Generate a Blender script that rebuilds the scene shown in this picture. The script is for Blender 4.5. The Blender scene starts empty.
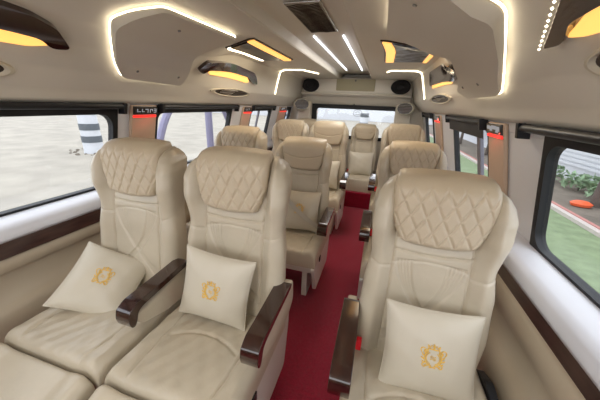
import bpy, math, random
from math import sin, cos, pi, sqrt, exp, hypot
from mathutils import Vector, Matrix
random.seed(7)
SC = bpy.context.scene
COL = SC.collection
CX = -0.49            # centre line of the van

# ------------------------------------------------------------------ materials
def srgb(r, g, b):
    f = lambda c: (c/255/12.92) if c/255 <= .04045 else ((c/255+.055)/1.055)**2.4
    return (f(r), f(g), f(b), 1)
MATS = {}
def mat(name, col, rough=.5, noise=0, nscale=20, bump=0, bscale=200, metal=0, coat=0, emit=None, estr=0, spec=.5, col2=None, stretch=None, sheen=0):
    m = bpy.data.materials.new(name); m.use_nodes = True
    nt = m.node_tree; b = nt.nodes['Principled BSDF']
    b.inputs['Base Color'].default_value = col
    b.inputs['Roughness'].default_value = rough
    b.inputs['Metallic'].default_value = metal
    b.inputs['Coat Weight'].default_value = coat
    b.inputs['Coat Roughness'].default_value = .08
    b.inputs['Specular IOR Level'].default_value = spec
    b.inputs['Sheen Weight'].default_value = sheen
    tc = nt.nodes.new('ShaderNodeTexCoord')
    src = tc.outputs['Object']
    if stretch:
        mp = nt.nodes.new('ShaderNodeMapping'); mp.inputs['Scale'].default_value = stretch
        nt.links.new(src, mp.inputs['Vector']); src = mp.outputs['Vector']
    if noise or col2:
        n = nt.nodes.new('ShaderNodeTexNoise'); n.inputs['Scale'].default_value = nscale; n.inputs['Detail'].default_value = 6
        nt.links.new(src, n.inputs['Vector'])
        r = nt.nodes.new('ShaderNodeValToRGB')
        c2 = col2 or tuple(c*(1-noise) for c in col[:3])+(1,)
        r.color_ramp.elements[0].position = .32; r.color_ramp.elements[0].color = c2
        r.color_ramp.elements[1].position = .68; r.color_ramp.elements[1].color = col
        nt.links.new(n.outputs['Fac'], r.inputs['Fac']); nt.links.new(r.outputs['Color'], b.inputs['Base Color'])
    if bump:
        n = nt.nodes.new('ShaderNodeTexNoise'); n.inputs['Scale'].default_value = bscale; n.inputs['Detail'].default_value = 3
        nt.links.new(src, n.inputs['Vector'])
        bp = nt.nodes.new('ShaderNodeBump'); bp.inputs['Strength'].default_value = bump; bp.inputs['Distance'].default_value = .004
        nt.links.new(n.outputs['Fac'], bp.inputs['Height']); nt.links.new(bp.outputs['Normal'], b.inputs['Normal'])
    if emit:
        b.inputs['Emission Color'].default_value = emit; b.inputs['Emission Strength'].default_value = estr
    MATS[name] = m
    return m
mat('leather', srgb(198,187,166), .32, noise=.10, nscale=6, bump=.5, bscale=22)
mat('leather_insert', srgb(196,172,148), .5, noise=.08, nscale=6, bump=.25, bscale=60)
mat('leather_quilt', srgb(197,182,157), .38, noise=.08, nscale=5, bump=.2, bscale=60)
mat('leather_pillow', srgb(206,198,180), .42, noise=.05, nscale=5, bump=.25, bscale=30)
mat('gold_thread', srgb(232,190,92), .5, bump=.5, bscale=600)
mat('wood', srgb(58,30,22), .16, coat=1, col2=srgb(34,14,12), nscale=6, stretch=(10,1.5,10))
mat('trim_wood', srgb(74,50,44), .3, coat=.3, col2=srgb(50,30,28), nscale=5, stretch=(10,1.5,10))
mat('headliner', srgb(221,216,205), .55, noise=.04, nscale=3, bump=.1, bscale=300)
mat('headpanel', srgb(214,208,196), .5, noise=.04, nscale=3)
mat('wall', srgb(204,194,178), .5, noise=.04, nscale=3)
mat('wall_low', srgb(176,162,140), .55, noise=.08, nscale=4)
mat('sill', srgb(206,207,212), .35, noise=.03, nscale=4)
mat('pillar_white', srgb(226,227,230), .35, noise=.03, nscale=4)
mat('peach', srgb(204,178,154), .45, noise=.06, nscale=6)
mat('carpet', srgb(156,2,44), .95, noise=.35, nscale=60, bump=1, bscale=500, spec=.1, sheen=.3)
mat('black', srgb(22,24,30), .35)
mat('rubber', srgb(18,19,23), .6)
mat('blind', srgb(44,44,46), .6, bump=.3)
mat('gloss_black', srgb(34,20,18), .35, coat=.25)
mat('gloss_brown', srgb(50,30,28), .10, coat=1)
mat('whitemetal', srgb(216,212,204), .35)
mat('steel', srgb(150,152,155), .25, metal=1)
mat('chrome', srgb(220,222,225), .08, metal=1)
mat('red', srgb(225,20,40), .4, emit=srgb(255,20,40), estr=.02)  # belt buckles: slight glow added to the red, though they are no lamps
mat('red_glow', srgb(240,70,60), .4, emit=srgb(255,45,40), estr=1.0)
mat('warm', srgb(255,205,120), .4, emit=srgb(255,186,96), estr=1.25)
mat('warm_dim', srgb(255,220,150), .4, emit=srgb(255,214,140), estr=.9)
mat('led', srgb(255,246,225), .4, emit=srgb(255,240,210), estr=6)
mat('led_soft', srgb(255,246,225), .4, emit=srgb(255,238,205), estr=5)
mat('led_cool', srgb(245,246,255), .4, emit=srgb(238,242,255), estr=6)
mat('display', srgb(30,26,30), .1, coat=1)
mat('disp_mark', srgb(150,150,155), .5, emit=srgb(200,205,215), estr=.25)
mat('vent_dark', srgb(66,56,50), .3, metal=.3)
mat('ventplate', srgb(176,170,154), .4, col2=srgb(120,114,102), nscale=14)
mat('speaker', srgb(26,26,30), .6, bump=1, bscale=900)
mat('olive', srgb(160,152,122), .5)
mat('cream', srgb(205,198,180), .45)
mat('belt', srgb(196,190,176), .6, bump=.5, bscale=500)
mat('mull', srgb(120,118,128), .4)
mat('arch', srgb(128,124,150), .5)
mat('cover_reflections', srgb(176,192,222), .35, coat=.2, col2=srgb(20,22,32), nscale=11)  # bluish reflections painted as noise patches on the lamp cover
mat('sand', srgb(164,157,144), .9, noise=.25, nscale=1.2, bump=.8, bscale=8)
mat('grass', srgb(124,140,104), .95, noise=.3, nscale=5, bump=1, bscale=30)
mat('dirt', srgb(118,108,96), .95, noise=.35, nscale=2.5, bump=1, bscale=10)
mat('kerb', srgb(186,176,168), .8, noise=.1, nscale=5)
mat('kerbred', srgb(176,120,112), .8, noise=.1, nscale=5)
mat('white_paint', srgb(198,200,204), .6, noise=.06, nscale=4)
mat('grey_paint', srgb(88,94,100), .6)
mat('leaf', srgb(96,132,84), .7, noise=.4, nscale=8)
mat('leafpale', srgb(140,166,130), .7, noise=.3, nscale=8)
mat('bark', srgb(90,80,74), .9, noise=.3, nscale=10)
mat('blue', srgb(70,120,170), .6)
mat('orange', srgb(224,92,48), .6)
mat('glass_house', srgb(90,105,125), .2)
def glass(name, tint):
    m = bpy.data.materials.new(name); m.use_nodes = True; nt = m.node_tree; nt.nodes.clear()
    o = nt.nodes.new('ShaderNodeOutputMaterial'); t = nt.nodes.new('ShaderNodeBsdfTransparent'); g = nt.nodes.new('ShaderNodeBsdfGlossy')
    t.inputs['Color'].default_value = tint; g.inputs['Roughness'].default_value = .02
    mx = nt.nodes.new('ShaderNodeMixShader'); mx.inputs['Fac'].default_value = .04
    nt.links.new(t.outputs[0], mx.inputs[1]); nt.links.new(g.outputs[0], mx.inputs[2]); nt.links.new(mx.outputs[0], o.inputs['Surface'])
    MATS[name] = m
glass('glass', (.93,.95,.98,1)); glass('glass_tint', (.80,.84,.92,1))

# ------------------------------------------------------------------ mesh helpers
class MB:
    def __init__(s): s.v = []; s.f = []
    def add(s, vs, fs):
        k = len(s.v); s.v += [tuple(p) for p in vs]; s.f += [tuple(i+k for i in f) for f in fs]; return s
    def box(s, x0, x1, y0, y1, z0, z1, tf=None):
        vs = [(x,y,z) for x in (x0,x1) for y in (y0,y1) for z in (z0,z1)]
        if tf: vs = [tf(*p) for p in vs]
        return s.add(vs, [(0,1,3,2),(4,6,7,5),(0,4,5,1),(2,3,7,6),(0,2,6,4),(1,5,7,3)])
    def grid(s, rows, closed=False, flip=False):
        n = len(rows[0]); fs = []
        for j in range(len(rows)-1):
            for i in range(n if closed else n-1):
                a, b = j*n+i, j*n+(i+1)%n
                q = (a, b, b+n, a+n)
                fs.append(q[::-1] if flip else q)
        return s.add([p for r in rows for p in r], fs)
    def loft(s, rows):      # closed loops with end caps
        k = len(s.v); n = len(rows[0]); s.grid(rows, True)
        s.f.append(tuple(k+i for i in range(n))[::-1]); m = k+(len(rows)-1)*n
        s.f.append(tuple(m+i for i in range(n))); return s
    def prism(s, poly, off0, off1, fn):  # poly of 2-d points, fn(a,b,off)->xyz
        return s.loft([[fn(a,b,off0) for a,b in poly], [fn(a,b,off1) for a,b in poly]])
    def tube(s, pts, r, n=6, rad2=None):
        pts = [Vector(p) for p in pts]; rows = []; pa = None
        for i, p in enumerate(pts):
            t = (pts[min(i+1,len(pts)-1)]-pts[max(i-1,0)]).normalized()
            up = Vector((0,0,1)) if abs(t.z) < .9 else Vector((0,1,0))
            a = t.cross(up).normalized() if pa is None else (pa-t*pa.dot(t)).normalized()
            pa = a; b = a.cross(t)
            rr = r if not rad2 else r+(rad2-r)*i/(len(pts)-1)
            rows.append([p+a*rr*cos(2*pi*k/n)+b*rr*sin(2*pi*k/n) for k in range(n)])
        return s.loft(rows)
    def lathe(s, prof, n=20, c=(0,0,0)):
        rows = [[(c[0]+r*cos(2*pi*k/n), c[1]+r*sin(2*pi*k/n), c[2]+z) for k in range(n)] for r, z in prof]
        return s.loft(rows)
def obj(name, mb, m, parent=None, smooth=35, bevel=0, solid=0):
    me = bpy.data.meshes.new(name); me.from_pydata(mb.v, [], mb.f); me.update()
    import bmesh
    bm = bmesh.new(); bm.from_mesh(me)
    bmesh.ops.recalc_face_normals(bm, faces=bm.faces); bm.to_mesh(me); bm.free()
    ms = m if isinstance(m, (list, tuple)) else [m]
    for q in ms: me.materials.append(MATS[q])
    if smooth:
        for p in me.polygons: p.use_smooth = True
        me.set_sharp_from_angle(angle=math.radians(smooth))
    o = bpy.data.objects.new(name, me); COL.objects.link(o)
    if parent: o.parent = parent
    if bevel:
        b = o.modifiers.new('bevel', 'BEVEL'); b.width = bevel; b.segments = 3; b.limit_method = 'ANGLE'; b.harden_normals = False
    if solid:
        b = o.modifiers.new('solid', 'SOLIDIFY'); b.thickness = solid; b.offset = 1
    return o
def tag(o, label=None, cat=None, group=None, kind=None):
    if label: o['label'] = label
    if cat: o['category'] = cat
    if group: o['group'] = group
    if kind: o['kind'] = kind
    return o
def empty(name, loc, label, cat, group=None):
    o = bpy.data.objects.new(name, None); COL.objects.link(o); o.location = loc; o.empty_display_size = .1
    return tag(o, label, cat, group)
def struct(name, mb, m, label, cat='trim', parent=None, **k):
    o = obj(name, mb, m, parent, **k)
    if not parent: tag(o, label, cat, kind='structure')
    return o
def copy_tree(o, parent=None):
    c = o.copy(); COL.objects.link(c); c.parent = parent
    for ch in list(o.children): copy_tree(ch, c)
    return c
def smoothstep(a, b, x):
    t = max(0, min(1, (x-a)/(b-a))); return t*t*(3-2*t)
def interp(pts, x):
    if x <= pts[0][0]: return pts[0][1]
    for (a,b),(c,d) in zip(pts, pts[1:]):
        if x <= c:
            t = (x-a)/(c-a); t = t*t*(3-2*t)*.5+t*.5
            return b+(d-b)*t
    return pts[-1][1]
def rrect(x0, x1, z0, z1, r, n=6):
    out = []
    for cx, cz, a0 in ((x1-r,z1-r,0),(x0+r,z1-r,90),(x0+r,z0+r,180),(x1-r,z0+r,270)):
        for k in range(n+1):
            a = math.radians(a0+90*k/n); out.append((cx+r*cos(a), cz+r*sin(a)))
    return out
def roundpoly(poly, r, n=4):
    out = []; N = len(poly)
    for i, p in enumerate(poly):
        p = Vector(p); a = Vector(poly[i-1]); b = Vector(poly[(i+1)%N])
        da = min(r, (a-p).length*.45); db = min(r, (b-p).length*.45)
        q0 = p+(a-p).normalized()*da; q1 = p+(b-p).normalized()*db
        for k in range(n+1):
            t = k/n; out.append(tuple(q0*(1-t)**2+p*2*t*(1-t)+q1*t*t))
    return out

# ------------------------------------------------------------------ van section
PROF = [(1.10,1.41),(1.07,1.47),(1.0,1.565),(.9,1.66),(.77,1.74),(.62,1.80),(.45,1.855),(.28,1.872)]
PL = [0]
for a, b in zip(PROF, PROF[1:]): PL.append(PL[-1]+hypot(b[0]-a[0], b[1]-a[1]))
BOX = [(1.10,1.41),(1.03,1.47),(.955,1.555),(.915,1.70),(.87,1.85),(.80,1.872),(.50,1.872),(.28,1.88)]
def prof_at(s, y=0):
    s = max(0, min(PL[-1]-1e-6, s)); k = smoothstep(1.75,2.5,y)
    for i in range(len(PROF)-1):
        if s <= PL[i+1]:
            t = (s-PL[i])/(PL[i+1]-PL[i]); a, b = PROF[i], PROF[i+1]; c, d = BOX[i], BOX[i+1]
            return tuple((a[j]+(b[j]-a[j])*t)*(1-k)+(c[j]+(d[j]-c[j])*t)*k for j in (0,1))
def P(sd, s, y, off=0):     # point of the headliner: side, arc length up from the window line, distance along the van, inward offset
    w, z = prof_at(s,y); e = .06
    w0, z0 = prof_at(s-e,y); w1, z1 = prof_at(s+e,y)
    tx, tz = w1-w0, z1-z0; L = hypot(tx, tz)
    nx, nz = -tz/L, tx/L
    return (CX+sd*(w+nx*off), y, z+nz*off)
YF, YR = -1.3, 5.1
sec = [(CX-a, b) for a, b in [(PROF[0][0], PROF[0][1])]]
svals = sorted([i*PL[-1]/40 for i in range(41)]+PL[1:-1])
def fullsec(y):
    half = [prof_at(s,y) for s in svals]
    return [(CX-w, z) for w, z in half] + [(CX-.25,1.885),(CX-.235,1.945),(CX-.22,1.955),(CX-.1,1.96),(CX+.1,1.96),(CX+.22,1.955),(CX+.235,1.945),(CX+.25,1.885)] + [(CX+w, z) for w, z in half[::-1]]
mb = MB(); mb.grid([[(x,y,z) for x,z in fullsec(y)] for y in [YF,0,1,1.7]+[1.75+.05*k for k in range(17)]+[4,YR]])
struct('ceiling', mb, 'headliner', 'beige moulded headliner with raised centre channel', 'ceiling', solid=.04)
# ridges that run along the centre channel
for k, dx in enumerate((-.262, .262, .218)):
    m = MB(); m.tube([(CX+dx,YF,1.885 if abs(dx)>.25 else 1.95),(CX+dx,YR-.3,1.885 if abs(dx)>.25 else 1.95)], .009, 8)
    struct('trim_%d'%(k+1), m, 'headliner', ['long ridge left of the ceiling channel','long ridge right of the ceiling channel','thin inner ridge at the right of the ceiling channel'][k])

# floor
m = MB(); m.box(CX-1.16, CX+1.16, YF, YR, -.06, 0)
struct('floor', m, 'carpet', 'crimson carpet floor of the aisle', 'floor', smooth=0)
m = MB(); m.box(CX-1.15, CX+1.15, 3.86, YR, 0.0, .24)
tag(obj('rear_floor_step', m, 'carpet', smooth=0, bevel=.01), 'crimson carpeted raised step under the back row of seats', 'floor step', kind='structure')

LOW = [(1.14,0),(1.13,.36),(1.125,.42),(1.14,.45),(1.17,.47),(1.175,.60),(1.16,.62),(1.145,.63),(1.145,.69),(1.155,.70)]
SILL = [(1.14,.785),(1.135,.80),(1.14,.83),(1.17,.842),(1.257,.852),(1.272,.852),(1.30,.70)]
WZ0, WZ1 = .866, 1.345
def hw(z): return 1.262-(z-.872)*.255
def wallpt(sd, y, z, off=0):
    if sd > 0: y += .17*(1.30-z)*smoothstep(.5,1.3,y)*smoothstep(1.68,1.40,y)     # the rear edge of the near right window leans back
    return (CX+sd*(hw(z)-off), y, z)
WIN = {-1: [(-.75,1.345,.08),(1.705,2.76,.05),(3.28,3.93,.05),(4.66,4.86,.04)], 1: [(-.75,1.30,.07),(1.95,2.82,.05),(3.98,4.62,.05)]}
wn = 0
GL = []
for sd, side in ((-1,'left'),(1,'right')):
    m = MB(); m.grid([[(CX+sd*w,y,z) for w,z in LOW] for y in (YF,YR)])
    low = obj('wall_'+side, m, 'wall_low', solid=.03); 
    tag(low, 'beige lower side wall on the %s of the van' % side, 'wall', kind='structure')
    # pillars and header, one mesh per side, over the sill
    m = MB()
    segs = []; ylast = YF
    for (a,b,r) in WIN[sd]:
        segs.append((ylast, a-.012)); ylast = b+.012
    segs.append((ylast, YR))
    for a, b in segs:
        f = .03
        m.loft([[wallpt(sd,y,WZ0-.01,0),wallpt(sd,y,1.42,-.005),wallpt(sd,y,1.42,-.025),wallpt(sd,y,WZ0-.01,-.025)] for y in (a+ (0 if a==YF else .0), b)])
    m.loft([[wallpt(sd,y,WZ1+.012,0),wallpt(sd,y,1.42,0),wallpt(sd,y,1.42,-.025),wallpt(sd,y,WZ1+.012,-.025)] for y in (YF,YR)])
    obj('window_pillars', m, 'pillar_white', low, bevel=.006)
    m = MB(); m.grid([[(CX+sd*w,y,z) for w,z in SILL] for y in (YF,YR)])
    struct('trim_%d'%(6 if sd<0 else 7), m, 'sill', 'white moulded sill under the %s windows' % side, 'window sill', smooth=50, solid=.012)
    m = MB(); m.prism(rrect(YF,YR-.3,.700,.782,.012), 0, 1, lambda a,b,o: (CX+sd*(1.15-.018*o), a, b))
    struct('trim_%d'%(8 if sd<0 else 9), m, 'trim_wood', 'dark wood strip along the %s wall below the sill' % side, 'trim strip', bevel=.004)
    for i, (a,b,r) in enumerate(WIN[sd]):
        wn += 1
        # frame: ring between outer rectangle and rounded inner opening
        W = .028
        inner = rrect(a+.005, b-.005, WZ0+.012, WZ1-.002, r, 6)
        outer = []
        cx, cz = (a+b)/2, (WZ0+WZ1)/2
        outer = rrect(a-W+.0, b+W-.0, WZ0-.014, WZ1+.055, .02, 6)
        m = MB()
        for o0, o1 in ((.010,-.032),):
            rows = [[wallpt(sd,y,z,o0) for y,z in inner],[wallpt(sd,y,z,o0) for y,z in outer],[wallpt(sd,y,z,o1) for y,z in outer],[wallpt(sd,y,z,o1) for y,z in inner],[wallpt(sd,y,z,o0) for y,z in inner]]
            m.grid(rows, True)
        names = {(-1,0):'large window nearest on the left',(-1,1):'second window on the left, looking onto the arched frame',(-1,2):'third window on the left',(-1,3):'narrow dark rear window on the left',(1,0):'large window nearest on the right',(1,1):'second window on the right with a grey divider',(1,2):'third window on the right near the rear'}
        fr = struct('window_%d'%wn, m, 'rubber', names[(sd,i)], 'window', smooth=40)
        g = MB(); g.prism(rrect(a-.01,b+.01,WZ0+.01,WZ1+.01,r,6), -.004, -.009, lambda p,q,o: wallpt(sd,p,q,o))
        obj('pane', g, 'glass_tint' if (i==3) else 'glass', fr, smooth=0)
    
def yzbox(sd, a, b, z0, z1, o0, o1, m=None):
    m = m or MB(); m.loft([[wallpt(sd,y,z0,o0),wallpt(sd,y,z1,o0),wallpt(sd,y,z1,o1),wallpt(sd,y,z0,o1)] for y in (a,b)]); return m
# sliding-window dividers
def divider(sd, a, b, label):
    o = obj('window_divider', yzbox(sd,a,b,WZ0+.02,WZ1,.004,-.02), 'mull', bevel=.003); tag(o,label,'window divider')
    g = MB()
divider(1, 2.12, 2.19, 'grey upright divider bar of the second window on the right')
divider(-1, 3.52, 3.55, 'thin grey upright divider bar of the third window on the left')

# roller blind boxes above the windows
def blind(sd, a, b, label, drop=0):
    t = empty('roller_blind', (CX+sd*1.12,(a+b)/2,1.40), label, 'window blind', 'roller blinds over the windows')
    def loc(m):
        m.v = [(x-t.location.x, y-t.location.y, z-t.location.z) for x,y,z in m.v]; return m
    m = MB(); m.tube([wallpt(sd,a,1.392,.035),wallpt(sd,b,1.392,.035)], .017, 12); obj('roller_tube', loc(m), 'black', t)
    for y in (a+.008, b-.008):
        obj('bracket', loc(yzbox(sd,y-.012,y+.012,1.345,1.412,.055,.004)), 'black', t, bevel=.003)
    if drop:
        obj('blind_fabric', loc(yzbox(sd,a+.03,b-.03,1.40-drop,1.392,.026,.022)), 'blind', t)
blind(-1, -.6, 1.40, 'black roller blind box above the nearest left window')
blind(-1, 1.705, 2.86, 'black roller blind above the second left window')
blind(-1, 3.27, 4.0, 'black roller blind above the third left window', .02)
blind(1, -.6, 1.47, 'black roller blind box above the nearest right window')
blind(1, 1.96, 2.95, 'dark roller blind partly lowered over the second right window', .11)
blind(1, 3.9, 4.65, 'dark roller blind above the rearmost right window', .04)

# pillar covers with display and red light
def pillar(sd, a, b, label, marks):
    yc = (a+b)/2
    t = empty('pillar_panel', (CX+sd*1.13, yc, 1.1), label, 'pillar panel', 'pillar panels with red lights')
    def loc(m):
        m.v = [(x-t.location.x, y-t.location.y, z-t.location.z) for x,y,z in m.v]; return m
    obj('cover', loc(yzbox(sd,a,b,.86,1.40,.022,-.002)), 'peach', t, bevel=.01)
    d = obj('display', loc(yzbox(sd,a+.012,b-.012,1.338,1.393,.034,.02)), 'display', t, bevel=.004)
    mk = MB(); w = b-a
    for k, (u, v, dy, dz) in enumerate(marks):
        yzbox(sd, a+w*u, a+w*(u+dy), 1.34+.05*v, 1.34+.05*(v+dz), .0355, .034, mk)
    obj('symbols_and_reflections', loc(mk), 'disp_mark', d, smooth=0)
    obj('red_light', loc(yzbox(sd,a+.012,b-.012,1.318,1.334,.030,.02)), 'red_glow', t, bevel=.003)
    lt = bpy.data.lights.new('red_glow', 'AREA'); lt.shape='RECTANGLE'; lt.size=w*.8; lt.size_y=.01; lt.energy=.05; lt.color=(1,.12,.08)
    lo = bpy.data.objects.new('red_glow_lamp', lt); COL.objects.link(lo); lo.parent=t
    p = Vector(wallpt(sd,yc,1.316,.05)); lo.location = p-t.location; lo.rotation_euler=(0, math.radians(20)*sd, pi/2)
marksA = [(.15,.3,.03,.4),(.15,.3,.14,.1),(.33,.3,.03,.4),(.33,.3,.1,.1),(.46,.6,.12,.12),(.55,.2,.03,.5),(.64,.2,.03,.5),(.64,.6,.12,.1),(.73,.4,.03,.3),(.80,.2,.1,.12),(.80,.45,.1,.1),(.80,.65,.1,.1),(.88,.2,.03,.5)]
marksB = [(.12,.3,.2,.5),(.3,.45,.3,.4),(.55,.25,.15,.5),(.7,.4,.18,.4),(.2,.15,.15,.15)]  # pale patches standing in for the white reflections on the display
pillar(-1, 1.462, 1.683, 'tan pillar panel with red light beside the nearest left window', marksA)
pillar(-1, 3.03, 3.25, 'tan pillar panel with red light, middle one of the three on the left', marksA[:6])
pillar(-1, 4.27, 4.60, 'small tan pillar panel with red light at the rear left', marksB[:2])
pillar(1, 1.675, 1.91, 'tan pillar panel with red light beside the nearest right window', marksB)
pillar(1, 3.40, 3.74, 'tan pillar panel with red light at the rear right', marksA[:6])

# ------------------------------------------------------------------ headliner fittings
def smooth_line(pts, k=6):
    pts = [Vector(p) for p in pts]; out = []
    for i in range(len(pts)-1):
        for j in range(k):
            t=j/k; out.append(pts[i]*(1-t)+pts[i+1]*t)
    out.append(pts[-1]); return out
def patch(sd, poly, o0, o1, dens=.05, ridge=None):
    """solid plate following the headliner: poly in (s,y), subdivided"""
    import bmesh
    bm = bmesh.new()
    vs = [bm.verts.new((a,b,0)) for a,b in poly]
    bm.faces.new(vs)
    lo_s=min(a for a,b in poly); hi_s=max(a for a,b in poly)
    s = lo_s+dens
    while s < hi_s-dens*.3:
        bmesh.ops.bisect_plane(bm, geom=bm.verts[:]+bm.edges[:]+bm.faces[:], plane_co=(s,0,0), plane_no=(1,0,0)); s += dens
    ys = [b for a,b in poly]; y = min(ys)+.1
    while y < max(ys)-.04:
        if max(ys) > 1.7: bmesh.ops.bisect_plane(bm, geom=bm.verts[:]+bm.edges[:]+bm.faces[:], plane_co=(0,y,0), plane_no=(0,1,0))
        y += .1
    r = bmesh.ops.extrude_face_region(bm, geom=bm.faces[:])
    for g in r['geom']:
        if isinstance(g, bmesh.types.BMVert): g.co.z = 1
    bm.verts.index_update()
    def top(a):
        if not ridge: return o1
        s0, sp, s1, h = ridge
        return o1+h*max(0, min((a-s0)/(sp-s0), (s1-a)/(s1-sp)))
    m = MB(); m.add([P(sd, v.co.x, v.co.y, top(v.co.x) if v.co.z > .5 else o0) for v in bm.verts], [tuple(v.index for v in f.verts) for f in bm.faces])
    bm.free(); return m
def relocate(m, t):
    L = t.location if not isinstance(t, Vector) else t
    m.v = [(x-L[0], y-L[1], z-L[2]) for x,y,z in m.v]; return m
PANEL = {-1: [(.195,1.31),(.185,1.80),(.31,1.78),(.54,1.60),(.80,1.74),(.775,1.14),(.68,1.07),(.575,1.03),(.44,1.12),(.28,1.23)],
          1: [(.16,1.52),(.16,1.95),(.22,2.06),(.45,1.52),(.80,1.72),(.80,.95),(.68,.93),(.575,.95),(.46,.98),(.24,1.39)]}
for sd, side in ((-1,'left'),(1,'right')):
    pl = roundpoly(PANEL[sd], .035, 4)
    t = empty('ceiling_panel', P(sd,.45,1.4,0), 'raised angular ceiling panel with glowing edge on the %s' % side, 'ceiling panel', 'raised ceiling panels')
    m = patch(sd, pl, .022, .034, .034, (.19,.53,.80,.035)); obj('panel', relocate(m,t), 'headpanel', t, smooth=16)
    # LED hidden round the rim
    cx = sum(a for a,b in pl)/len(pl); cy = sum(b for a,b in pl)/len(pl)
    ring = [(a+(cx-a)*.0, b+(cy-b)*.0) for a,b in pl]
    lp = smooth_line([P(sd,a,b,.012) for a,b in ring]+[P(sd,*ring[0],.012)], 3)
    i0 = 5*5 if sd<0 else 5*5
    # lit stretch: near and lower edge plus ceiling edge
    n5 = 5
    if sd<0: seq = [pl[i%len(pl)] for i in range(4*n5+1, 10*n5+2*n5+3)]
    else: seq = [pl[i%len(pl)] for i in range(4*n5+1, 10*n5+2*n5-1)]
    m = MB(); m.tube([P(sd,a,b,.014) for a,b in seq], .0032, 6); obj('led_strip', relocate(m,t), 'led', t)
    for s,y in ([(.27,1.36),(.27,1.70),(.70,1.3)] if sd<0 else [(.25,1.62),(.25,1.88),(.70,1.1)]):
        m = MB(); c = Vector(P(sd,s,y,.036+.035*max(0,min((s-.19)/.34,(.8-s)/.27)))); m.lathe([(.001,-.002),(.008,-.001),(.008,.002),(.001,.003)],10)
        o = obj('screw', m, 'steel', t); o.location = c-t.location
        n = (Vector(P(sd,s,y,.1))-Vector(P(sd,s,y,0))).normalized(); o.rotation_euler = n.to_track_quat('Z','Y').to_euler()
# big dark reading-lamp consoles near the camera
def console(sd, poly, light, label, name='reading_lamp'):
    t = empty(name, P(sd,poly[0][0],poly[0][1],0), label, 'reading lamp', 'reading lamps on the headliner')
    obj('housing', relocate(patch(sd, roundpoly(poly,.03,4), -.002, .022, .03), t), 'gloss_brown', t, bevel=.008, smooth=50)
    l = obj('light_panel', relocate(patch(sd, roundpoly(light,.02,3), -.002, .010, .03), t), 'warm', t, smooth=50)
    return t
console(-1, [(.49,-.1),(.49,.55),(.46,.80),(.42,.90),(.315,1.0),(.30,.925),(.345,.87),(.355,.76),(.355,.3),(.355,-.1)], [(.355,-.1),(.36,.80),(.31,.93),(.285,.85),(.28,.3),(.28,-.1)], 'large glossy dark console with warm light above the nearest left window', 'lamp_console')
t = console(1, [(.50,-.1),(.49,.50),(.455,.67),(.40,.81),(.297,1.025),(.29,.93),(.335,.87),(.345,.76),(.345,.3),(.345,-.1)], [(.345,-.1),(.35,.78),(.30,.93),(.285,.87),(.26,.3),(.26,-.1)], 'large glossy dark console with warm light above the nearest right window', 'lamp_console')
m = MB()
pts = smooth_line([P(1,a,b,.022) for a,b in [(.49,.5),(.46,.68),(.405,.82),(.302,1.03)]], 9)
for p in pts:
    m.add([(p[0]+.004*dx, p[1]+.004*dy, p[2]+.004*dz) for dx,dy,dz in ((1,0,0),(-1,0,0),(0,1,0),(0,-1,0),(0,0,1),(0,0,-1))], [(0,2,4),(2,1,4),(1,3,4),(3,0,4),(2,0,5),(1,2,5),(3,1,5),(0,3,5)])
obj('beaded_trim', relocate(m,t), 'led_soft', t, smooth=0)
console(-1, [(.44,1.90),(.375,2.86),(.34,2.93),(.27,2.99),(.28,2.84),(.318,2.76),(.345,2.03),(.305,1.98),(.34,1.88)], [(.345,2.05),(.318,2.74),(.28,2.80),(.268,2.74),(.298,2.07)], 'small dark reading lamp with warm strip above the second left window')
console(1, [(.415,3.0),(.405,1.90),(.36,1.86),(.28,2.10),(.30,3.08)], [(.325,2.95),(.31,2.18),(.265,2.24),(.275,3.02)], 'small dark reading lamp with warm strip above the second right window')
# oval air vents
def oval(sd, s, y, ds, dy, label, depth=.02):
    t = empty('oval_vent', P(sd,s,y,0), label, 'air vent', 'oval vents in the headliner')
    N = 28
    e = [(s+ds*sin(2*pi*k/N), y+dy*cos(2*pi*k/N)) for k in range(N)]
    def ring(f, o): return [P(sd, s+(a-s)*f, y+(b-y)*f, o) for a,b in e]
    m = MB(); m.grid([ring(1.12,-.002), ring(1.1,.010), ring(1.0,.012), ring(.9,.004), ring(.88,-.01)], True); obj('bezel', relocate(m,t), 'cream', t)
    m = MB(); m.loft([ring(.92,.0), ring(.92,.003)]); obj('recess', relocate(m,t), 'vent_dark', t)
    m = MB()
    for q in (-.35, .1, .45):
        m.loft([[P(sd,s+ds*(q-.05),y-dy*.75,o),P(sd,s+ds*(q+.1),y-dy*.75,o),P(sd,s+ds*(q+.1),y+dy*.7,o),P(sd,s+ds*(q-.05),y+dy*.7,o)] for o in (.002,.008)])
    obj('fins', relocate(m,t), 'gloss_brown', t)
oval(-1, .15, .66, .045, .16, 'oval vent above the nearest left window')
oval(-1, .155, 2.55, .042, .33, 'oval vent below the small lamp on the left')
oval(1, .20, .78, .045, .15, 'oval vent above the nearest right window')
oval(1, .17, 2.80, .042, .42, 'oval vent below the small lamp on the right')
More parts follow.
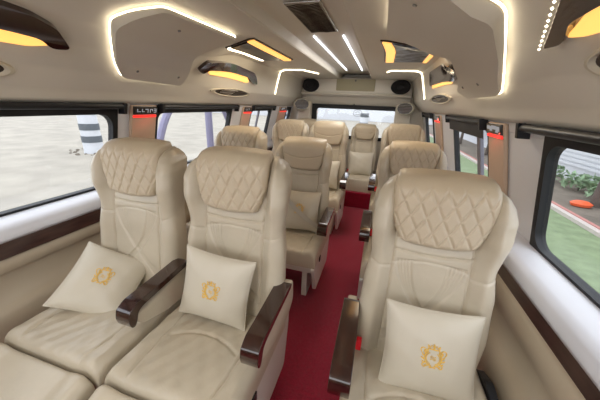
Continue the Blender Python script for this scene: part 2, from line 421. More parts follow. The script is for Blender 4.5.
# ceiling lamps with tinted covers
def hatch(sd, s0, s1, y0, y1, label, cover, both):
    t = empty('ceiling_lamp', P(sd,(s0+s1)/2,(y0+y1)/2,0), label, 'ceiling lamp', 'ceiling lamps either side of the channel')
    q = lambda a,b,c,d: [(a,c),(b,c),(b,d),(a,d)]
    obj('frame', relocate(patch(sd,q(s0-.012,s1+.012,y0-.03,y1+.03),-.002,.008),t),'vent_dark',t,bevel=.003)
    obj('cover', relocate(patch(sd,q(s0+.02,s1-.055,y0,y1),.005,.016),t),cover,t,bevel=.004)
    obj('warm_light', relocate(patch(sd,q(s1-.05,s1,y0-.01,y1+.01),.005,.018),t),'warm',t,bevel=.004)
    obj('warm_light', relocate(patch(sd,q(s0-.004,s0+.016 if not both else s0+.05,y0-.01,y1+.01),.005,.018),t),'warm' if both else 'led_soft',t,bevel=.004)
    return t
hatch(-1, .65, .85, 1.90, 2.80, 'ceiling lamp with dark glossy cover and orange edge on the left', 'gloss_black', False)
hatch(1, .60, .85, 2.05, 2.90, 'ceiling lamp with bluish reflections painted on its cover and orange edges on the right', 'cover_reflections', True)
# LED strips
def led(name_label, pts, m='led', r=.006):
    mm = MB(); mm.tube(pts, r, 6); o = obj('led_strip', mm, m); tag(o, name_label, 'led strip', 'bare light strips on the ceiling'); return o
led('white light strip in the ceiling channel, left of the two', [(-.592,2.30,1.952),(-.592,4.35,1.952)], 'led_cool', .004)
led('white light strip in the ceiling channel, right of the two', [(-.362,2.30,1.952),(-.366,4.35,1.952)], 'led_cool', .004)
led('angled light strip round the rear left corner', [P(-1,S,Y,.008) for S,Y in [(.20,3.62),(.26,3.61),(.36,3.6),(.45,3.6),(.5,3.6),(.56,3.6),(.62,3.6),(.68,3.6),(.74,3.6),(.78,3.6),(.86,4.0)]], 'led_soft')
led('angled light strip round the rear right corner', [P(1,S,Y,.008) for S,Y in [(.20,3.62),(.26,3.61),(.36,3.6),(.45,3.6),(.5,3.6),(.56,3.6),(.62,3.6),(.68,3.6),(.74,3.6),(.80,3.6),(.83,3.75)]], 'led_soft')
# air vent grille in channel
t = empty('ceiling_vent', (-.48,1.86,1.957), 'dark patterned vent grille in the ceiling channel', 'air vent')
m = MB(); m.box(-.102,.102,-.292,.292,-.010,-.001); obj('frame', m, 'chrome', t, bevel=.003)
m = MB(); m.box(-.097,.097,-.288,.288,-.012,-.008); obj('back_plate', m, 'ventplate', t)
m = MB()
for k in range(26):
    y = -.27+k*.0216
    pts = [(x, y+.008*sin(x*60), -.014) for x in [i*.018-.09 for i in range(11)]]
    m.tube(pts, .0022, 5)
obj('grille', m, 'vent_dark', t)

# ------------------------------------------------------------------ rear wall
RY = 5.0
m = MB()
def ywall(x0,x1,z0,z1): m.box(x0,x1,RY,RY+.08,z0,z1)
wx0, wx1, wz0, wz1 = -1.16, .235, .95, 1.405
ywall(CX-1.25, wx0, 0, 1.6); ywall(wx1, CX+1.25, 0, 1.6); ywall(wx0, wx1, 0, wz0); ywall(wx0, wx1, wz1, 1.6)
struct('wall_rear', m, 'wall', 'rear wall of the van around the back window', 'wall', smooth=0)
m = MB(); m.box(CX-1.2, CX+1.2, RY+.02, RY+.09, 1.55, 2.05); obj('wall_rear_upper', m, 'headliner', bpy.data.objects['wall_rear'], smooth=0)
fn = lambda a,b,o: (a, RY-.03+o, b)
m = MB(); inner = rrect(wx0,wx1,wz0,wz1,.05,6); outer = rrect(CX-.86,CX+.84,wz0-.06,1.475,.02,6)
m.grid([[fn(a,b,0) for a,b in inner],[fn(a,b,0) for a,b in outer],[fn(a,b,.05) for a,b in outer],[fn(a,b,.05) for a,b in inner],[fn(a,b,0) for a,b in inner]], True)
fr = struct('window_8', m, 'rubber', 'wide rear window with black surround', 'window', smooth=40)
g = MB(); g.prism(rrect(wx0-.01,wx1+.01,wz0-.01,wz1+.01,.05,6), .03, .036, fn); obj('pane', g, 'glass', fr, smooth=0)
m = MB(); c = (-.42, RY-.003, 1.345)
m.tube([(c[0]+.075*cos(a*pi/12), c[1], c[2]+.055*sin(a*pi/12)) for a in range(25)], .004, 5)
m.tube([(c[0]-.04,c[1],c[2]+.0),(c[0],c[1],c[2]+.03),(c[0]+.04,c[1],c[2])], .003, 5)
m.tube([(c[0]-.04,c[1],c[2]-.02),(c[0]+.04,c[1],c[2]-.02)], .003, 5)
obj('round_sticker', m, 'mull', fr)
# overhead rear console
cons = empty('rear_overhead_console', (CX-.02, RY, 1.75), 'beige overhead console across the rear with two speakers', 'console')
prof = [(0,1.915),(-.16,1.905),(-.20,1.885),(-.205,1.70),(-.20,1.675),(-.24,1.655),(-.25,1.64),(-.24,1.628),(-.12,1.60),(-.05,1.50),(0,1.47)]
m = MB()
def cpt(u, dy, z):   # u across -1..1
    return (u*.92, dy*(1-.25*abs(u)**8), z-1.75)
m.loft([[cpt(u,dy,z) for dy,z in prof] for u in [i/12-1 for i in range(25)]]); obj('shell', m, 'headliner', cons, smooth=40)
m = MB(); m.loft([[cpt(u,-.250,1.652),cpt(u,-.250,1.64),cpt(u,-.244,1.64),cpt(u,-.244,1.652)] for u in [i/12*.9-.9 for i in range(25)]]); obj('edge_trim', m, 'cream', cons)
for sx in (-1,1):
    X = sx*.735; y = -.205
    m = MB(); N=28
    ring = lambda r,o: [(X+.150*r*cos(2*pi*k/N), y+o, .020+.108*r*sin(2*pi*k/N)) for k in range(N)]
    m.loft([ring(1.0,0.02),ring(1.0,-.018),ring(.9,-.026),ring(.82,-.018),ring(.4,-.006),ring(.3,-.02),ring(.1,-.024)])
    sp = obj('speaker', m, 'speaker', cons, smooth=30)
X0, X1 = -.80-(CX-.02), -.17-(CX-.02)
m = MB(); m.prism(rrect(X0,X1,-.055,.125,.015), 0, 1, lambda a,b,o: (a,-.203-.012*o,b)); h = obj('hatch_cover', m, 'olive', cons, bevel=.004)
m = MB(); m.prism(rrect(X0+.12,X1-.12,-.02,.06,.01), 0, 1, lambda a,b,o: (a,-.214-.006*o,b)); obj('label_plate', m, 'olive', h, bevel=.002)
m = MB(); m.tube([((X0+X1)/2,-.22,.10),((X0+X1)/2,-.232,.10)], .014, 10); obj('latch', m, 'black', h)
# round vents in rear corners
for sx, X, lab in ((-1,-1.375,'round louvred vent at the rear left corner'),(1,.335,'round louvred vent at the rear right corner')):
    t = empty('round_vent', (X, RY-.26, 1.455), lab, 'air vent', 'round vents in the rear corners')
    N = 24; ring = lambda r,o: [(r*cos(2*pi*k/N)*(.145), o, r*sin(2*pi*k/N)*.10) for k in range(N)]
    m = MB(); m.loft([ring(1,.04),ring(1,0),ring(.93,-.012),ring(.82,-.004)]); obj('rim', m, 'cream', t)
    m = MB(); m.loft([ring(.84,-.004),ring(.84,-.007)]); obj('recess', m, 'vent_dark', t)
    m = MB()
    for k in range(-3,4):
        w = .12*sqrt(1-(k/4.2)**2); m.box(-w,w,-.016,-.008,k*.023-.005,k*.023+.005)
    obj('louvres', m, 'steel', t)
    t.rotation_euler = (0,0,-sx*.5)
    m = MB(); m.box(X-.13,X+.13,RY-.14,RY,.6,1.52); tag(obj('trim_%d'%(10 if sx<0 else 11), m, 'wall', bevel=.03), 'beige %s rear corner post' % ('left' if sx<0 else 'right'), 'trim', kind='structure')
# red lamp in the left console near the sill between window and rear: coat hook on rear top
m = MB(); m.tube([(CX+.0,RY-.035,1.50),(CX,RY-.05,1.47),(CX,RY-.06,1.45)], .008, 8); obj('latch', m, 'black', fr)

# front bulkhead (behind the camera), open above for the windscreen
m = MB(); m.box(CX-1.2, CX+1.2, YF-.06, YF, 0, .85); struct('wall_front', m, 'wall_low', 'low bulkhead at the front', 'wall', smooth=0)

# ------------------------------------------------------------------ seats
def loop(wf, yf, yb, z, n=70, nb=22, R=.055, disp=None, xm=0):
    pts = []
    def edge(x):
        t = max(0, (abs(x)-(wf-R))/R); t = min(1, t); return R*(1-sqrt(max(0,1-t*t)))
    for i in range(n):
        a = -1+2*i/(n-1); x = wf*sin(a*pi/2*.96)/sin(pi/2*.96) if False else wf*a
        y = yf(x, z)+edge(x); pts.append((x+xm, min(y, yb), z))
    for i in range(nb):
        a = 1-2*(i+1)/(nb+1); x = wf*a
        pts.append((x+xm, yb-.5*edge(x), z))
    return pts
HWB = [(.36,.235),(.45,.252),(.60,.258),(.78,.250),(.90,.234),(.97,.242),(1.05,.249),(1.11,.249),(1.15,.240),(1.18,.224),(1.20,.200),(1.215,.165)]
YFB = [(.36,.48),(.45,.475),(.60,.480),(.78,.505),(.90,.525),(1.0,.545),(1.1,.56),(1.2,.60)]
def quilt(x, z):
    a = x/.056+z/.10; b = x/.056-z/.10
    d = min(abs(a-round(a)), abs(b-round(b)))
    return d
def groove(d, w): return exp(-(d/w)**2)
def backrest_mesh(fancy=True):
    rows = []; NZ = 210; z0, z1 = .36, 1.215
    zs = [z0+(z1-z0)*i/NZ for i in range(NZ+1)]
    def yf(x, z):
        ax = abs(x)
        y = interp(YFB, z)
        bol = smoothstep(.145,.20,ax)*(.032+.035*smoothstep(.9,1.04,z))
        y -= bol
        y += .004*(1-(min(ax,.145)/.145)**2)
        y -= .010*smoothstep(.60,.48,z)*(1-smoothstep(.1,.16,ax))
        g = .008*groove(ax-.147,.005)                         # bolster seam
        if ax < .15: g += .007*groove(z-.925+.012*(x/.15)**2*-1,.0045)   # cross seam below headrest
        if ax > .15: g += .005*groove(z-(.86+.25*(ax-.15)),.005)
        if fancy and ax < .142 and z < .915:
            g += .0035*groove(z-(.897-.02*(x/.14)**2),.004)
            t = (.895-z)/.36
            if t > 0:
                for k in range(5):
                    x0 = .128-.014*k
                    cxk = -x0+.24*t**(1.6+.15*k)
                    g += .0055*groove(x-cxk,.0050) + .0055*groove(x+cxk,.0050)
        topr = max(0,(z-(z1-.05))/.05); y += .05*(1-sqrt(max(0,1-min(1,topr)**2)))
        return y+g
    for z in zs:
        w = interp(HWB, z); rows.append(loop(w, yf, interp(YFB,z)+.125-.03*max(0,(z-1.16)/.055), z, 150, 18))
    return MB().loft(rows)
def headrest_mesh(quilted=True):
    rows = []; NZ = 90; z0, z1 = .985, 1.238
    HW = [(.985,.128),(1.0,.140),(1.04,.158),(1.10,.176),(1.15,.181),(1.20,.178),(1.225,.173),(1.238,.163)]
    def yf(x, z):
        ax = abs(x); h = (z-z0)/(z1-z0)
        y = .492+.02*(x/.17)**2+ .012*h
        tt = min(1,max(0,(z-(z1-.075))/.075)); y += .085*(1-sqrt(max(0,1-tt*tt)))
        tb = min(1,max(0,(z0+.03-z)/.03)); y += .03*(1-sqrt(max(0,1-tb*tb)))
        if quilted:
            m = smoothstep(.0,.02,z-z0-.004)*smoothstep(1.222,1.19,z)*smoothstep(.172,.158,ax)
            d = quilt(x, z-1.0)
            y += m*(.0065*groove(d,.085)-.003)
        else:
            y += .004*groove(z-1.09-.03*(1-(x/.17)**2)*-1-.03,.005)
        return y
    for i in range(NZ+1):
        z = z0+(z1-z0)*i/NZ; w = interp(HW, z); h = (z-z0)/(z1-z0)
        rows.append(loop(w, yf, .60+.07*smoothstep(.5,1,h), z, 110, 18, R=.028))
    m = MB().loft(rows)
    m.v = [(x, y, z-.014*(1-min(1,(x/.17)**2))*(1-(z-z0)/(z1-z0)) + .010*(1-min(1,(x/.17)**2))*((z-z0)/(z1-z0))**3) for x,y,z in m.v]
    return m
def slab(w0, w1, y0, y1, zt, zb, nx=110, ny=90, rx=.035, ryf=.045, crown=.012, seams=True):
    """upholstered cushion, zt(y) top height"""
    m = MB(); top = []
    def T(u, v):
        x = (w0+w1)/2+(w1-w0)/2*u; y = y0+(y1-y0)*v
        hx = (w1-w0)/2; d = (hx-abs(x-(w0+w1)/2)); ex = min(1,max(0,1-d/rx)); dy = (y-y0); ey = min(1,max(0,1-dy/ryf)); dyb = y1-y; eb = min(1,max(0,1-dyb/.03))
        e = min(1, sqrt(ex*ex+ey*ey)); 
        z = zt(y)-rx*(1-sqrt(max(0,1-ex*ex)))-ryf*.8*(1-sqrt(max(0,1-ey*ey)))-.03*(1-sqrt(max(0,1-eb*eb)))
        xx = x-(w0+w1)/2
        z += crown*(1-(abs(xx)/hx)**2)*.4 + .014*smoothstep(.55,.8,abs(xx)/hx)*(1-ex)
        if seams:
            z -= .008*groove(abs(xx)-.62*hx-.02*sin(v*3),.006)*(1-ey)
            z -= .007*groove(v-.42-.10*(1-(xx/hx/.62)**2), .012)*(abs(xx)<.62*hx)
            z += .0022*sin(xx*50+v*9)*sin(v*17+xx*20)+.0012*sin(xx*95-v*31)
        return (x, y, max(z, zb+.004))
    rows = [[T(-1+2*i/(nx-1), j/(ny-1)) for i in range(nx)] for j in range(ny)]
    k = len(m.v); m.grid(rows)
    # skirt and base
    edge = [j*nx+i for j,i in [(0,i) for i in range(nx)]+[(j,nx-1) for j in range(1,ny)]+[(ny-1,i) for i in range(nx-2,-1,-1)]+[(j,0) for j in range(ny-2,0,-1)]]
    base = [(m.v[e][0], m.v[e][1], zb) for e in edge]; b0 = len(m.v); m.v += base; n = len(edge)
    for i in range(n): m.f.append((edge[i], edge[(i+1)%n], b0+(i+1)%n, b0+i))
    m.f.append(tuple(b0+i for i in range(n)))
    return m
def side_prism(prof, x0, x1):
    return MB().prism(prof, x0, x1, lambda a,b,o: (o,a,b))
def armrest(parent, x, side, full=True):
    """side -1: left of the seat, +1: right; cap dark wood, base leather"""
    base = roundpoly([(.17,.575),(.20,.515),(.33,.47),(.52,.45),(.60,.50),(.585,.63),(.50,.62)], .03)
    ar = obj('armrest', side_prism(base, x-.022, x+.022), 'leather', parent, bevel=.01)
    cap = [(.145,.548),(.135,.585),(.145,.625),(.185,.645),(.33,.652),(.50,.662),(.52,.650),(.50,.634),(.33,.622),(.21,.612),(.185,.600),(.175,.568),(.162,.545)]
    obj('armrest_cap', side_prism(roundpoly(cap,.012,3), x-.036, x+.036), 'wood', ar, bevel=.008)
    return ar
def make_seat(style, arms=(1,), quilted=True, legrest=True, zb=.335):
    t = empty('passenger_seat', (0,0,0), 'x', 'seat', 'reclining passenger seats')
    obj('cushion', slab(-.272,.272,.0,.56,lambda y:.462-.02*y*2+.0, zb), 'leather', t, smooth=60)
    if legrest:
        m = slab(-.268,.268,-.40,-.012,lambda y:.452+.0*y, .37, ryf=.05, seams=False)
        m.v = [(x,y,z+(y*.34 if y<0 else 0)) for x,y,z in m.v]
        obj('leg_rest', m, 'leather', t, smooth=60)
    b = obj('backrest', backrest_mesh(quilted), 'leather', t, smooth=60)
    h = obj('headrest', headrest_mesh(quilted), 'leather_quilt', t, smooth=60)
    if not quilted: h.scale = (1.08,1,1)
    for a in arms: armrest(t, a*.278, a)
    # frame: side covers and pedestal
    for s in (-1,1):
        m = MB(); m.prism(roundpoly([(-.02,.335),(.56,.335),(.60,.50),(.63,.48),(.62,.30),(.56,.06),(.10,.06),(.03,.24)],.03), s*.245, s*.27, lambda a,b,o:(o,a,b))
        obj('side_cover', m, 'whitemetal', t, bevel=.004)
    m = MB(); m.box(-.24,.24,.03,.55,.27,.334); m.box(-.20,-.16,.08,.52,0.0,.27); m.box(.16,.20,.08,.52,0.0,.27); m.box(-.16,.16,.2,.24,.2,.27)
    obj('pedestal', m, 'whitemetal', t, smooth=0)
    m = MB(); m.box(.27,.278,.16,.20,.30,.345); obj('recline_button', m, 'black', t, bevel=.003)
    bx = -.235 if arms and arms[0]<0 else .235
    m = MB(); m.prism(roundpoly([(.0,.0),(.022,.0),(.022,.055),(.0,.055)],.006), -.010, .010, lambda a,b,o:(-.238+a, .43+o*1.2, .470+b)); bk = obj('belt_buckle', m, 'red', t, bevel=.002)
    m = MB(); m.tube([(-.228,.43,.475),(-.232,.45,.43)], .010, 8); obj('buckle_stalk', m, 'black', bk)
    return t
def place(t, x, y, label, z=0, sx=1, sz=1, sy=1, rec=0):
    t.location = (x,y,z); t.scale = (sx,sy,sz); t['label'] = label
    return t
Y1, Y2, Y3, Y4 = .48, 1.62, 2.76, 3.92
XA, XL, XR = -.615, -1.185, .262
seatA = make_seat('a', (1,), True, True)
seatL = make_seat('l', (1,), True, True)
seatR = make_seat('r', (-1,), True, False)
seatP = make_seat('p', (1,), False, False)
seatC = make_seat('c', (-1,1), False, False, .196)
place(seatA, XA, Y1, 'nearest beige quilted seat left of the aisle')
place(seatL, XL, Y1, 'nearest beige quilted seat beside the left window')
place(seatR, XR, Y1, 'nearest beige quilted seat right of the aisle', sz=.985)
for st_, k_, dx_ in ((seatA,1.04,.012),(seatR,.975,0)):
    for ch in st_.children:
        if ch.name.startswith('backrest'): ch.scale = (k_,1,1); ch.location.x = dx_
m = MB(); m.prism(roundpoly([(.32,.40),(.52,.40),(.53,.43),(.44,.47),(.34,.45)],.02), .262,.295, lambda a,b,o:(o,a,b)); rl = obj('recline_lever', m, 'black', seatR, bevel=.004)
m = MB(); [m.box(.294,.297,.34+.03*k,.355+.03*k,.445,.452) for k in range(3)]; obj('lever_marks', m, 'steel', rl, smooth=0)
place(seatP, XA+.02, Y2, 'beige seat with a plain headrest left of the aisle, second from the front', sz=.95)
def cp(src, *a, **k): return place(copy_tree(src), *a, **k)
c = cp(seatP, XA+.015, Y3, 'beige plain-headrest seat left of the aisle, third from the front', sz=1.02)
NOLEG = [seatA, seatL]
def cp_noleg(src, *a, **k):
    c = copy_tree(src)
    for ch in list(c.children):
        if ch.name.startswith('leg_rest'): bpy.data.objects.remove(ch)
    return place(c, *a, **k)
cp_noleg(seatL, XL-.03, Y2+.02, 'quilted window seat on the left, directly behind the nearest window seat', sz=.995)
cp_noleg(seatL, XL+.055, Y3+.08, 'quilted window seat on the left in the third row', sz=1.01)
cp(seatR, XR+.01, Y2+.0, 'quilted seat right of the aisle in the second row', sz=.975)
cp(seatR, XR+.01, Y3+.05, 'quilted seat right of the aisle in the third row', sz=1.03)
for ch in list(seatC.children):
    if ch.name.split('.')[0] in ('pedestal','side_cover','recline_button'): bpy.data.objects.remove(ch); continue
    if ch.name.split('.')[0] in ('cushion','side_cover','pedestal','belt_buckle','recline_button'): ch.scale = (1,1,.82)
    if ch.name.split('.')[0] == 'armrest': ch.scale = (1,1,.64)
place(seatC, -.225, Y4, 'narrow beige seat in the middle of the back row facing the aisle', z=.10, sx=.86, sz=.885)
cp(seatC, -.715, Y4, 'back row seat just left of the aisle end', z=.10, sx=.86, sz=.89)
cp(seatC, -1.205, Y4, 'back row seat in the rear left corner', z=.10, sx=.86, sz=.905)
cp(seatC, .265, Y4, 'back row seat in the rear right corner', z=.10, sx=.86, sz=.87)
# belt across the second aisle-side seat
m = MB()
bp = [(-.225,.47,.93),(-.17,.40,.86),(-.08,.34,.77),(.02,.29,.69),(.12,.27,.62),(.20,.29,.56),(.235,.33,.50)]
rows = [[(x-.012,y,z-.016),(x+.012,y,z+.016),(x+.012,y-.002,z+.016),(x-.012,y-.002,z-.016)] for x,y,z in bp]
m.loft(rows); obj('seat_belt', m, 'belt', seatP, smooth=60)

# ------------------------------------------------------------------ pillows with embroidered crest
def pil_surf(u, v, sgn, a=.17, b=.17, th=.055):
    e = (1-abs(u)**2.6)*(1-abs(v)**2.6)
    k = th*max(0,e)**.55
    px = a*u*(1-.075*(1-v*v)); pz = b*v*(1-.075*(1-u*u))
    wr = .0022*sin(9*u+4*v)*sin(7*v-3*u)*e + .0035*(exp(-((abs(u)-abs(v))/.10)**2))*smoothstep(.55,.9,abs(u))*e
    return (px, -sgn*(k+wr)-(0 if sgn>0 else 0), pz)
def make_pillow(crest=True):
    t = empty('throw_pillow', (0,0,0), 'x', 'pillow', 'beige throw pillows on the seats')
    N = 40; q = [sin((-1+2*i/N)*pi/2) for i in range(N+1)]
    m = MB(); m.grid([[pil_surf(u,v,1) for u in q] for v in q]); m.grid([[pil_surf(u,v,-1) for u in q] for v in q], flip=True)
    o = obj('pillow_cover', m, 'leather_pillow', t, smooth=180)
    import bmesh
    bm = bmesh.new(); bm.from_mesh(o.data); bmesh.ops.remove_doubles(bm, verts=bm.verts, dist=1e-5); bmesh.ops.recalc_face_normals(bm, faces=bm.faces); bm.to_mesh(o.data); bm.free()
    m = MB()
    edge = [(-1,v) for v in q]+[(u,1) for u in q]+[(1,-v) for v in q]+[(-u,-1) for u in q]
    m.tube([pil_surf(u,v,1) for u,v in edge[::2]], .0028, 6); obj('piping', m, 'leather_pillow', o)
    if crest:
        m = MB()
        def st(pts, r=.0022):
            m.tube([tuple(Vector(pil_surf(x/.17,z/.17,1))+Vector((0,-.001,0))) for x,z in pts], r, 5)
        cz = .008
        arc = lambda r,a0,a1,cx=0,c=cz,n=10,sz=1: [(cx+r*cos(math.radians(a0+(a1-a0)*i/n)), c+sz*r*sin(math.radians(a0+(a1-a0)*i/n))) for i in range(n+1)]
        for s in (-1,1):
            mir = lambda pts: [(s*x,z) for x,z in pts]
            st(mir(arc(.030,-80,50)), .0028); st(mir(arc(.024,-70,60)), .0016)
            for a in (-60,-38,-16,6,28,50):      # leaves of the wreath
                ca, sa = cos(math.radians(a)), sin(math.radians(a))
                st(mir([(.030*ca,cz+.030*sa),(.037*ca-.003*sa,cz+.037*sa+.003*ca),(.041*ca-.010*sa,cz+.041*sa+.010*ca)]), .0026)
            st(mir(arc(.010,200,-60,cx=.036,c=cz+.026,n=8)), .002)     # scroll
            st(mir(arc(.007,90,-190,cx=.030,c=cz-.030,n=8)), .002)
            st(mir([(.004,cz+.036),(.018,cz+.036),(.021,cz+.050)]), .0022)
            st(mir([(.021,cz+.050),(.013,cz+.042),(.009,cz+.052),(.004,cz+.044),(0,cz+.056)]), .0022)
            st(mir([(.0,cz+.036),(.012,cz+.036)]), .0026)
            st(mir([(.0,cz-.034),(.012,cz-.036)]), .0024)
        for zz in (.0,.006,-.006): st([(-.011,cz+zz),(-.004,cz+zz+.004),(.003,cz+zz-.002),(.011,cz+zz+.002)], .0012)
        st([(0,cz+.038),(0,cz+.052)], .003)
        obj('embroidered_crest', m, 'gold_thread', o)
    return t
pil = make_pillow(); pil2 = make_pillow(False)
def pplace(p, loc, rot, label, s=1):
    p.location = loc; p.rotation_euler = [math.radians(a) for a in rot]; p['label'] = label; p.scale=(s,s,s)
pplace(pil, (.290,.862,.590), (-18,-.5,2), 'beige pillow with gold crest on the nearest right seat')
pplace(copy_tree(pil), (-.631,.870,.632), (-12,6,4), 'beige pillow with gold crest on the nearest aisle seat of the left pair')
pplace(copy_tree(pil), (-1.27,.82,.545), (-54,22,22), 'beige pillow with gold crest on the nearest left window seat', 1.0)
pplace(copy_tree(pil), (-.565,1.62+.38,.605), (-22,3,12), 'crested pillow behind the belt on the plain-headrest seat, second left of the aisle', 1)
pplace(copy_tree(pil), (-.58,2.76+.38,.66), (-16,0,0), 'pillow on the third seat left of the aisle, mostly hidden')
pplace(pil2, (-.225,3.92+.36,.60), (-18,-1,4), 'plain beige pillow on the middle seat of the back row', 1.1)

# ------------------------------------------------------------------ outdoors
G = -.6
m = MB(); m.box(-60,-1.9,-15,60,G-.1,G); tag(obj('ground_left', m, 'sand', smooth=0), 'pale sandy yard outside the left windows', 'ground', kind='structure')
m = MB(); m.box(-1.9,2.2,-15,60,G-.12,G-.001); tag(obj('ground_rear', m, 'sand', smooth=0), 'pale paved road behind the van', 'road', kind='structure')
m = MB(); m.box(2.2,4.15,-15,60,G-.1,G); tag(obj('lawn', m, 'grass', smooth=0), 'green grass strip outside the right windows', 'grass', kind='structure')
m = MB(); m.box(4.15,40,-15,60,G-.1,G+.02); tag(obj('soil_bed', m, 'dirt', smooth=0), 'bare soil bed beyond the kerb', 'soil', kind='structure')
t = empty('kerb', (4.16,8,G), 'pale kerb with a red top edge between lawn and soil', 'kerb')
m = MB(); m.box(-.09,.04,-14,34,0,.07); obj('kerb_stone', m, 'kerb', t, smooth=0)
m = MB(); m.box(.04,.12,-14,34,0,.085); obj('red_edge', m, 'kerbred', t, smooth=0)
def bollard(x, y, h, r, label, group=None):
    t = empty('bollard', (x,y,G), label, 'bollard', group)
    m = MB(); m.lathe([(r*1.1,0),(r*1.05,.1),(r*.95,h*.9),(r*.9,h),(r*.3,h+.05)], 20); obj('post', m, 'white_paint', t)
    for f in (.19,.40,.66):
        m = MB(); rr = r*(1.055-.12*f); m.lathe([(rr,h*f),(rr+.012,h*f),(rr+.012,h*(f+.11)),(rr,h*(f+.11))],20); obj('stripe', m, 'grey_paint', t)
    return t
bollard(-10.35,7.5,2.1,.30,'white concrete post with grey bands outside the nearest left window')
bollard(-7.3,21,1.7,.26,'white striped post outside the third left window')
bollard(-1.05,18,2.2,.26,'white striped post seen through the rear window')
m = MB()
for k in range(26):
    a = k*2.4; r = .45+.35*(k%5)/5; x,y=-10.5+r*cos(a)*1.3,7.5+r*sin(a); s=.03+.02*(k%3)
    m.lathe([(s,0),(s*.8,s*.5),(s*.2,s*.7)],7,(x,y,G))
tag(obj('rubble', m, 'dirt'), 'small stones scattered round the foot of the banded post', 'stones', kind='stuff')
# curved bars outside second left window
t = empty('arched_frame', (-2.4,3.4,G), 'lavender grey arched frame with a centre post standing outside the second left window', 'frame')
def L(p): return (p[0]+2.4,p[1]-3.4,p[2]-G)
m = MB(); m.tube([L((-2.4,3.46,G)),L((-2.4,3.46,1.55))], .05, 10); obj('post', m, 'arch', t)
m = MB(); m.tube([L((-2.4,2.40,G)),L((-2.4,2.40,.5))]+[L((-2.4,3.28-.88*cos(i/24*pi), .5+1.1*sin(i/24*pi))) for i in range(1,24)]+[L((-2.4,4.16,.5)),L((-2.4,4.16,G))], .042, 8); obj('arched_bar', m, 'arch', t)
# far low wall on the left / behind
m = MB(); m.box(-60,30,44,44.4,G,3.2); tag(obj('boundary_wall', m, 'white_paint', smooth=0), 'long white boundary wall far behind the van', 'wall', kind='structure')
# building on the right
t = empty('building', (6.35,14,G), 'white building with horizontal slatted shutters beyond the right windows', 'building')
m = MB(); m.box(0,6,-10,16,0,4.5); obj('wall', m, 'white_paint', t, smooth=0)
m = MB()
for k in range(22): m.box(-.05,0,-7.0,-1.2,.5+k*.14,.5+k*.14+.09)
obj('slatted_shutter', m, 'white_paint', t, smooth=0)
m = MB()
for k in range(22): m.box(-.05,0,4.0,9.8,.5+k*.14,.5+k*.14+.09)
obj('slatted_shutter', m, 'white_paint', t, smooth=0)
m = MB(); m.box(-.04,0,-9.5,-7.6,1.2,2.7); w = obj('window', m, 'glass_house', t, smooth=0)
m = MB(); m.box(-.04,0,0,2.6,1.0,2.6); w = obj('window', m, 'glass_house', t, smooth=0)
m = MB(); [m.box(-.13,-.08,-8.9,-7.2,1.9+.2*k,2.0+.2*k) for k in range(4)]; [m.box(-.13,-.08,-8.9+.4*k,-8.82+.4*k,1.9,2.6) for k in range(5)]
obj('window_grille', MB().add([(x,y-.6,z-.5) for x,y,z in m.v], m.f), 'blue', t, smooth=0)['label'] = 'blue metal rack against the wall'  # rack against the wall, attached as a part of the building
# shrubs
def shrub(x, y, h, r, label, mname='leaf', n=420, trunk=0):
    t = empty('shrub' if not trunk else 'tree', (x,y,G), label, 'shrub' if not trunk else 'tree', 'plants beyond the kerb')
    m = MB(); m.tube([(0,0,0),(.02,0,h*.6),(0,.02,h*.8)], .03 if not trunk else trunk, 7, .01 if not trunk else trunk*.6); obj('trunk' if trunk else 'stem', m, 'bark', t)
    m = MB()
    for k in range(n):
        a = random.uniform(0,2*pi); q = random.random()**.5; zz = random.uniform(.25,1) if not trunk else random.uniform(.6,1)
        px,py,pz = r*q*cos(a), r*q*sin(a), h*zz
        s = random.uniform(.06,.13)*(1 if not trunk else 1.7)
        d = Vector((random.uniform(-1,1),random.uniform(-1,1),random.uniform(-.3,1))).normalized(); e = d.cross(Vector((random.uniform(-1,1),.3,.2))).normalized()
        p = Vector((px,py,pz)); m.add([p-d*s, p+e*s*.4, p+d*s, p-e*s*.4+Vector((0,0,.01))], [(0,1,2),(0,2,3)])
    obj('foliage', m, mname, t, smooth=0)
for i,(x,y,h,r,l) in enumerate([(5.4,10.4,.55,.42,'leafy shrub beyond the kerb, left edge of the nearest right window'),(5.75,9.35,.5,.38,'leafy shrub beyond the kerb, centre of the nearest right window'),(5.8,8.45,.4,.32,'low pale shrub beyond the kerb, beside the bare tree trunk')]):
    shrub(x,y,h,r,l,'leafpale',170)
shrub(5.3,15.5,2.6,1.0,'bushy green tree seen through the second right window','leaf',800,.07)
shrub(5.2,20,3.2,1.0,'taller green tree farther off through the second right window','leaf',800,.09)
m = MB(); m.tube([(5.24,7.75,G),(5.27,7.75,3.0)], .13, 12, .10); tt = empty('tree', (5.24,7.75,G), 'bare grey tree trunk at the right of the nearest right window', 'tree'); obj('trunk', relocate(m,tt), 'bark', tt)
m = MB(); m.lathe([(.02,0),(.17,.02),(.19,.08),(.12,.13),(.02,.15)], 12, (4.86,7.62,G+.02)); m.v=[(4.86+(x-4.86)*1.15,7.62+(y-7.62)*.9,z) for x,y,z in m.v]
tag(obj('orange_sack', m, 'orange'), 'small orange bundle lying on the soil beyond the kerb', 'bundle')

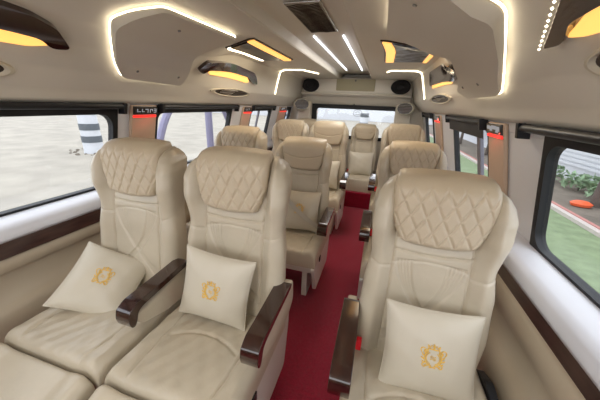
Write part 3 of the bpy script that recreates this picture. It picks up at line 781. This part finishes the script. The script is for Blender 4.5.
# ------------------------------------------------------------------ light
w = bpy.data.worlds.new('sky'); SC.world = w; w.use_nodes = True
nt = w.node_tree; bg = nt.nodes['Background']
tc = nt.nodes.new('ShaderNodeTexCoord'); n = nt.nodes.new('ShaderNodeTexNoise'); n.inputs['Scale'].default_value = 2; n.inputs['Detail'].default_value = 4
r = nt.nodes.new('ShaderNodeValToRGB'); r.color_ramp.elements[0].color=(.90,.94,1,1); r.color_ramp.elements[1].color=(1,.99,.97,1)
nt.links.new(tc.outputs['Generated'], n.inputs['Vector']); nt.links.new(n.outputs['Fac'], r.inputs['Fac']); nt.links.new(r.outputs['Color'], bg.inputs['Color'])
bg.inputs['Strength'].default_value = 2.7
# soft warm fill lights added to brighten the cabin, no fittings of their own
def area(loc, rot, sx, sy, e, col):
    l = bpy.data.lights.new('fill_light', 'AREA'); l.shape='RECTANGLE'; l.size=sx; l.size_y=sy; l.energy=e; l.color=col
    o = bpy.data.objects.new('fill_lamp', l); COL.objects.link(o); o.location=loc; o.rotation_euler=rot; return o
area((-.48,-.3,1.93),(0,0,0),.3,.7,9,(1,.97,.92))
area((-.48,3.3,1.945),(0,0,0),.18,1.8,11,(1,.95,.88))
area((-1.02,2.3,1.80),(0,.2,0),.15,.7,2.5,(1,.82,.58))
area((.10,2.35,1.80),(0,-.2,0),.15,.7,2.5,(1,.82,.58))

# ------------------------------------------------------------------ camera
cam = bpy.data.cameras.new('cam'); co = bpy.data.objects.new('camera', cam); COL.objects.link(co)
cam.sensor_width = 36; cam.lens = 264/600*36; cam.clip_start = .02; cam.clip_end = 300
f = 264.
Yc = Vector((83,92,f)).normalized(); Xc = Vector((993,-139,-f)); Xc = (Xc-Yc*Xc.dot(Yc)).normalized()
Z = Vector((Xc.x,Xc.y,-Xc.z)).cross(Vector((Yc.x,Yc.y,-Yc.z))); Zc = Vector((Z.x,Z.y,-Z.z))
M = Matrix(((Xc.x,Xc.y,-Xc.z,0),(Yc.x,Yc.y,-Yc.z,0),(Zc.x,Zc.y,-Zc.z,1.45),(0,0,0,1)))
co.matrix_world = M
SC.camera = co
SC.view_settings.view_transform = 'Standard'; SC.view_settings.look = 'None'; SC.view_settings.gamma = 1; SC.view_settings.use_curve_mapping = False
SC.view_settings.exposure = 0.08
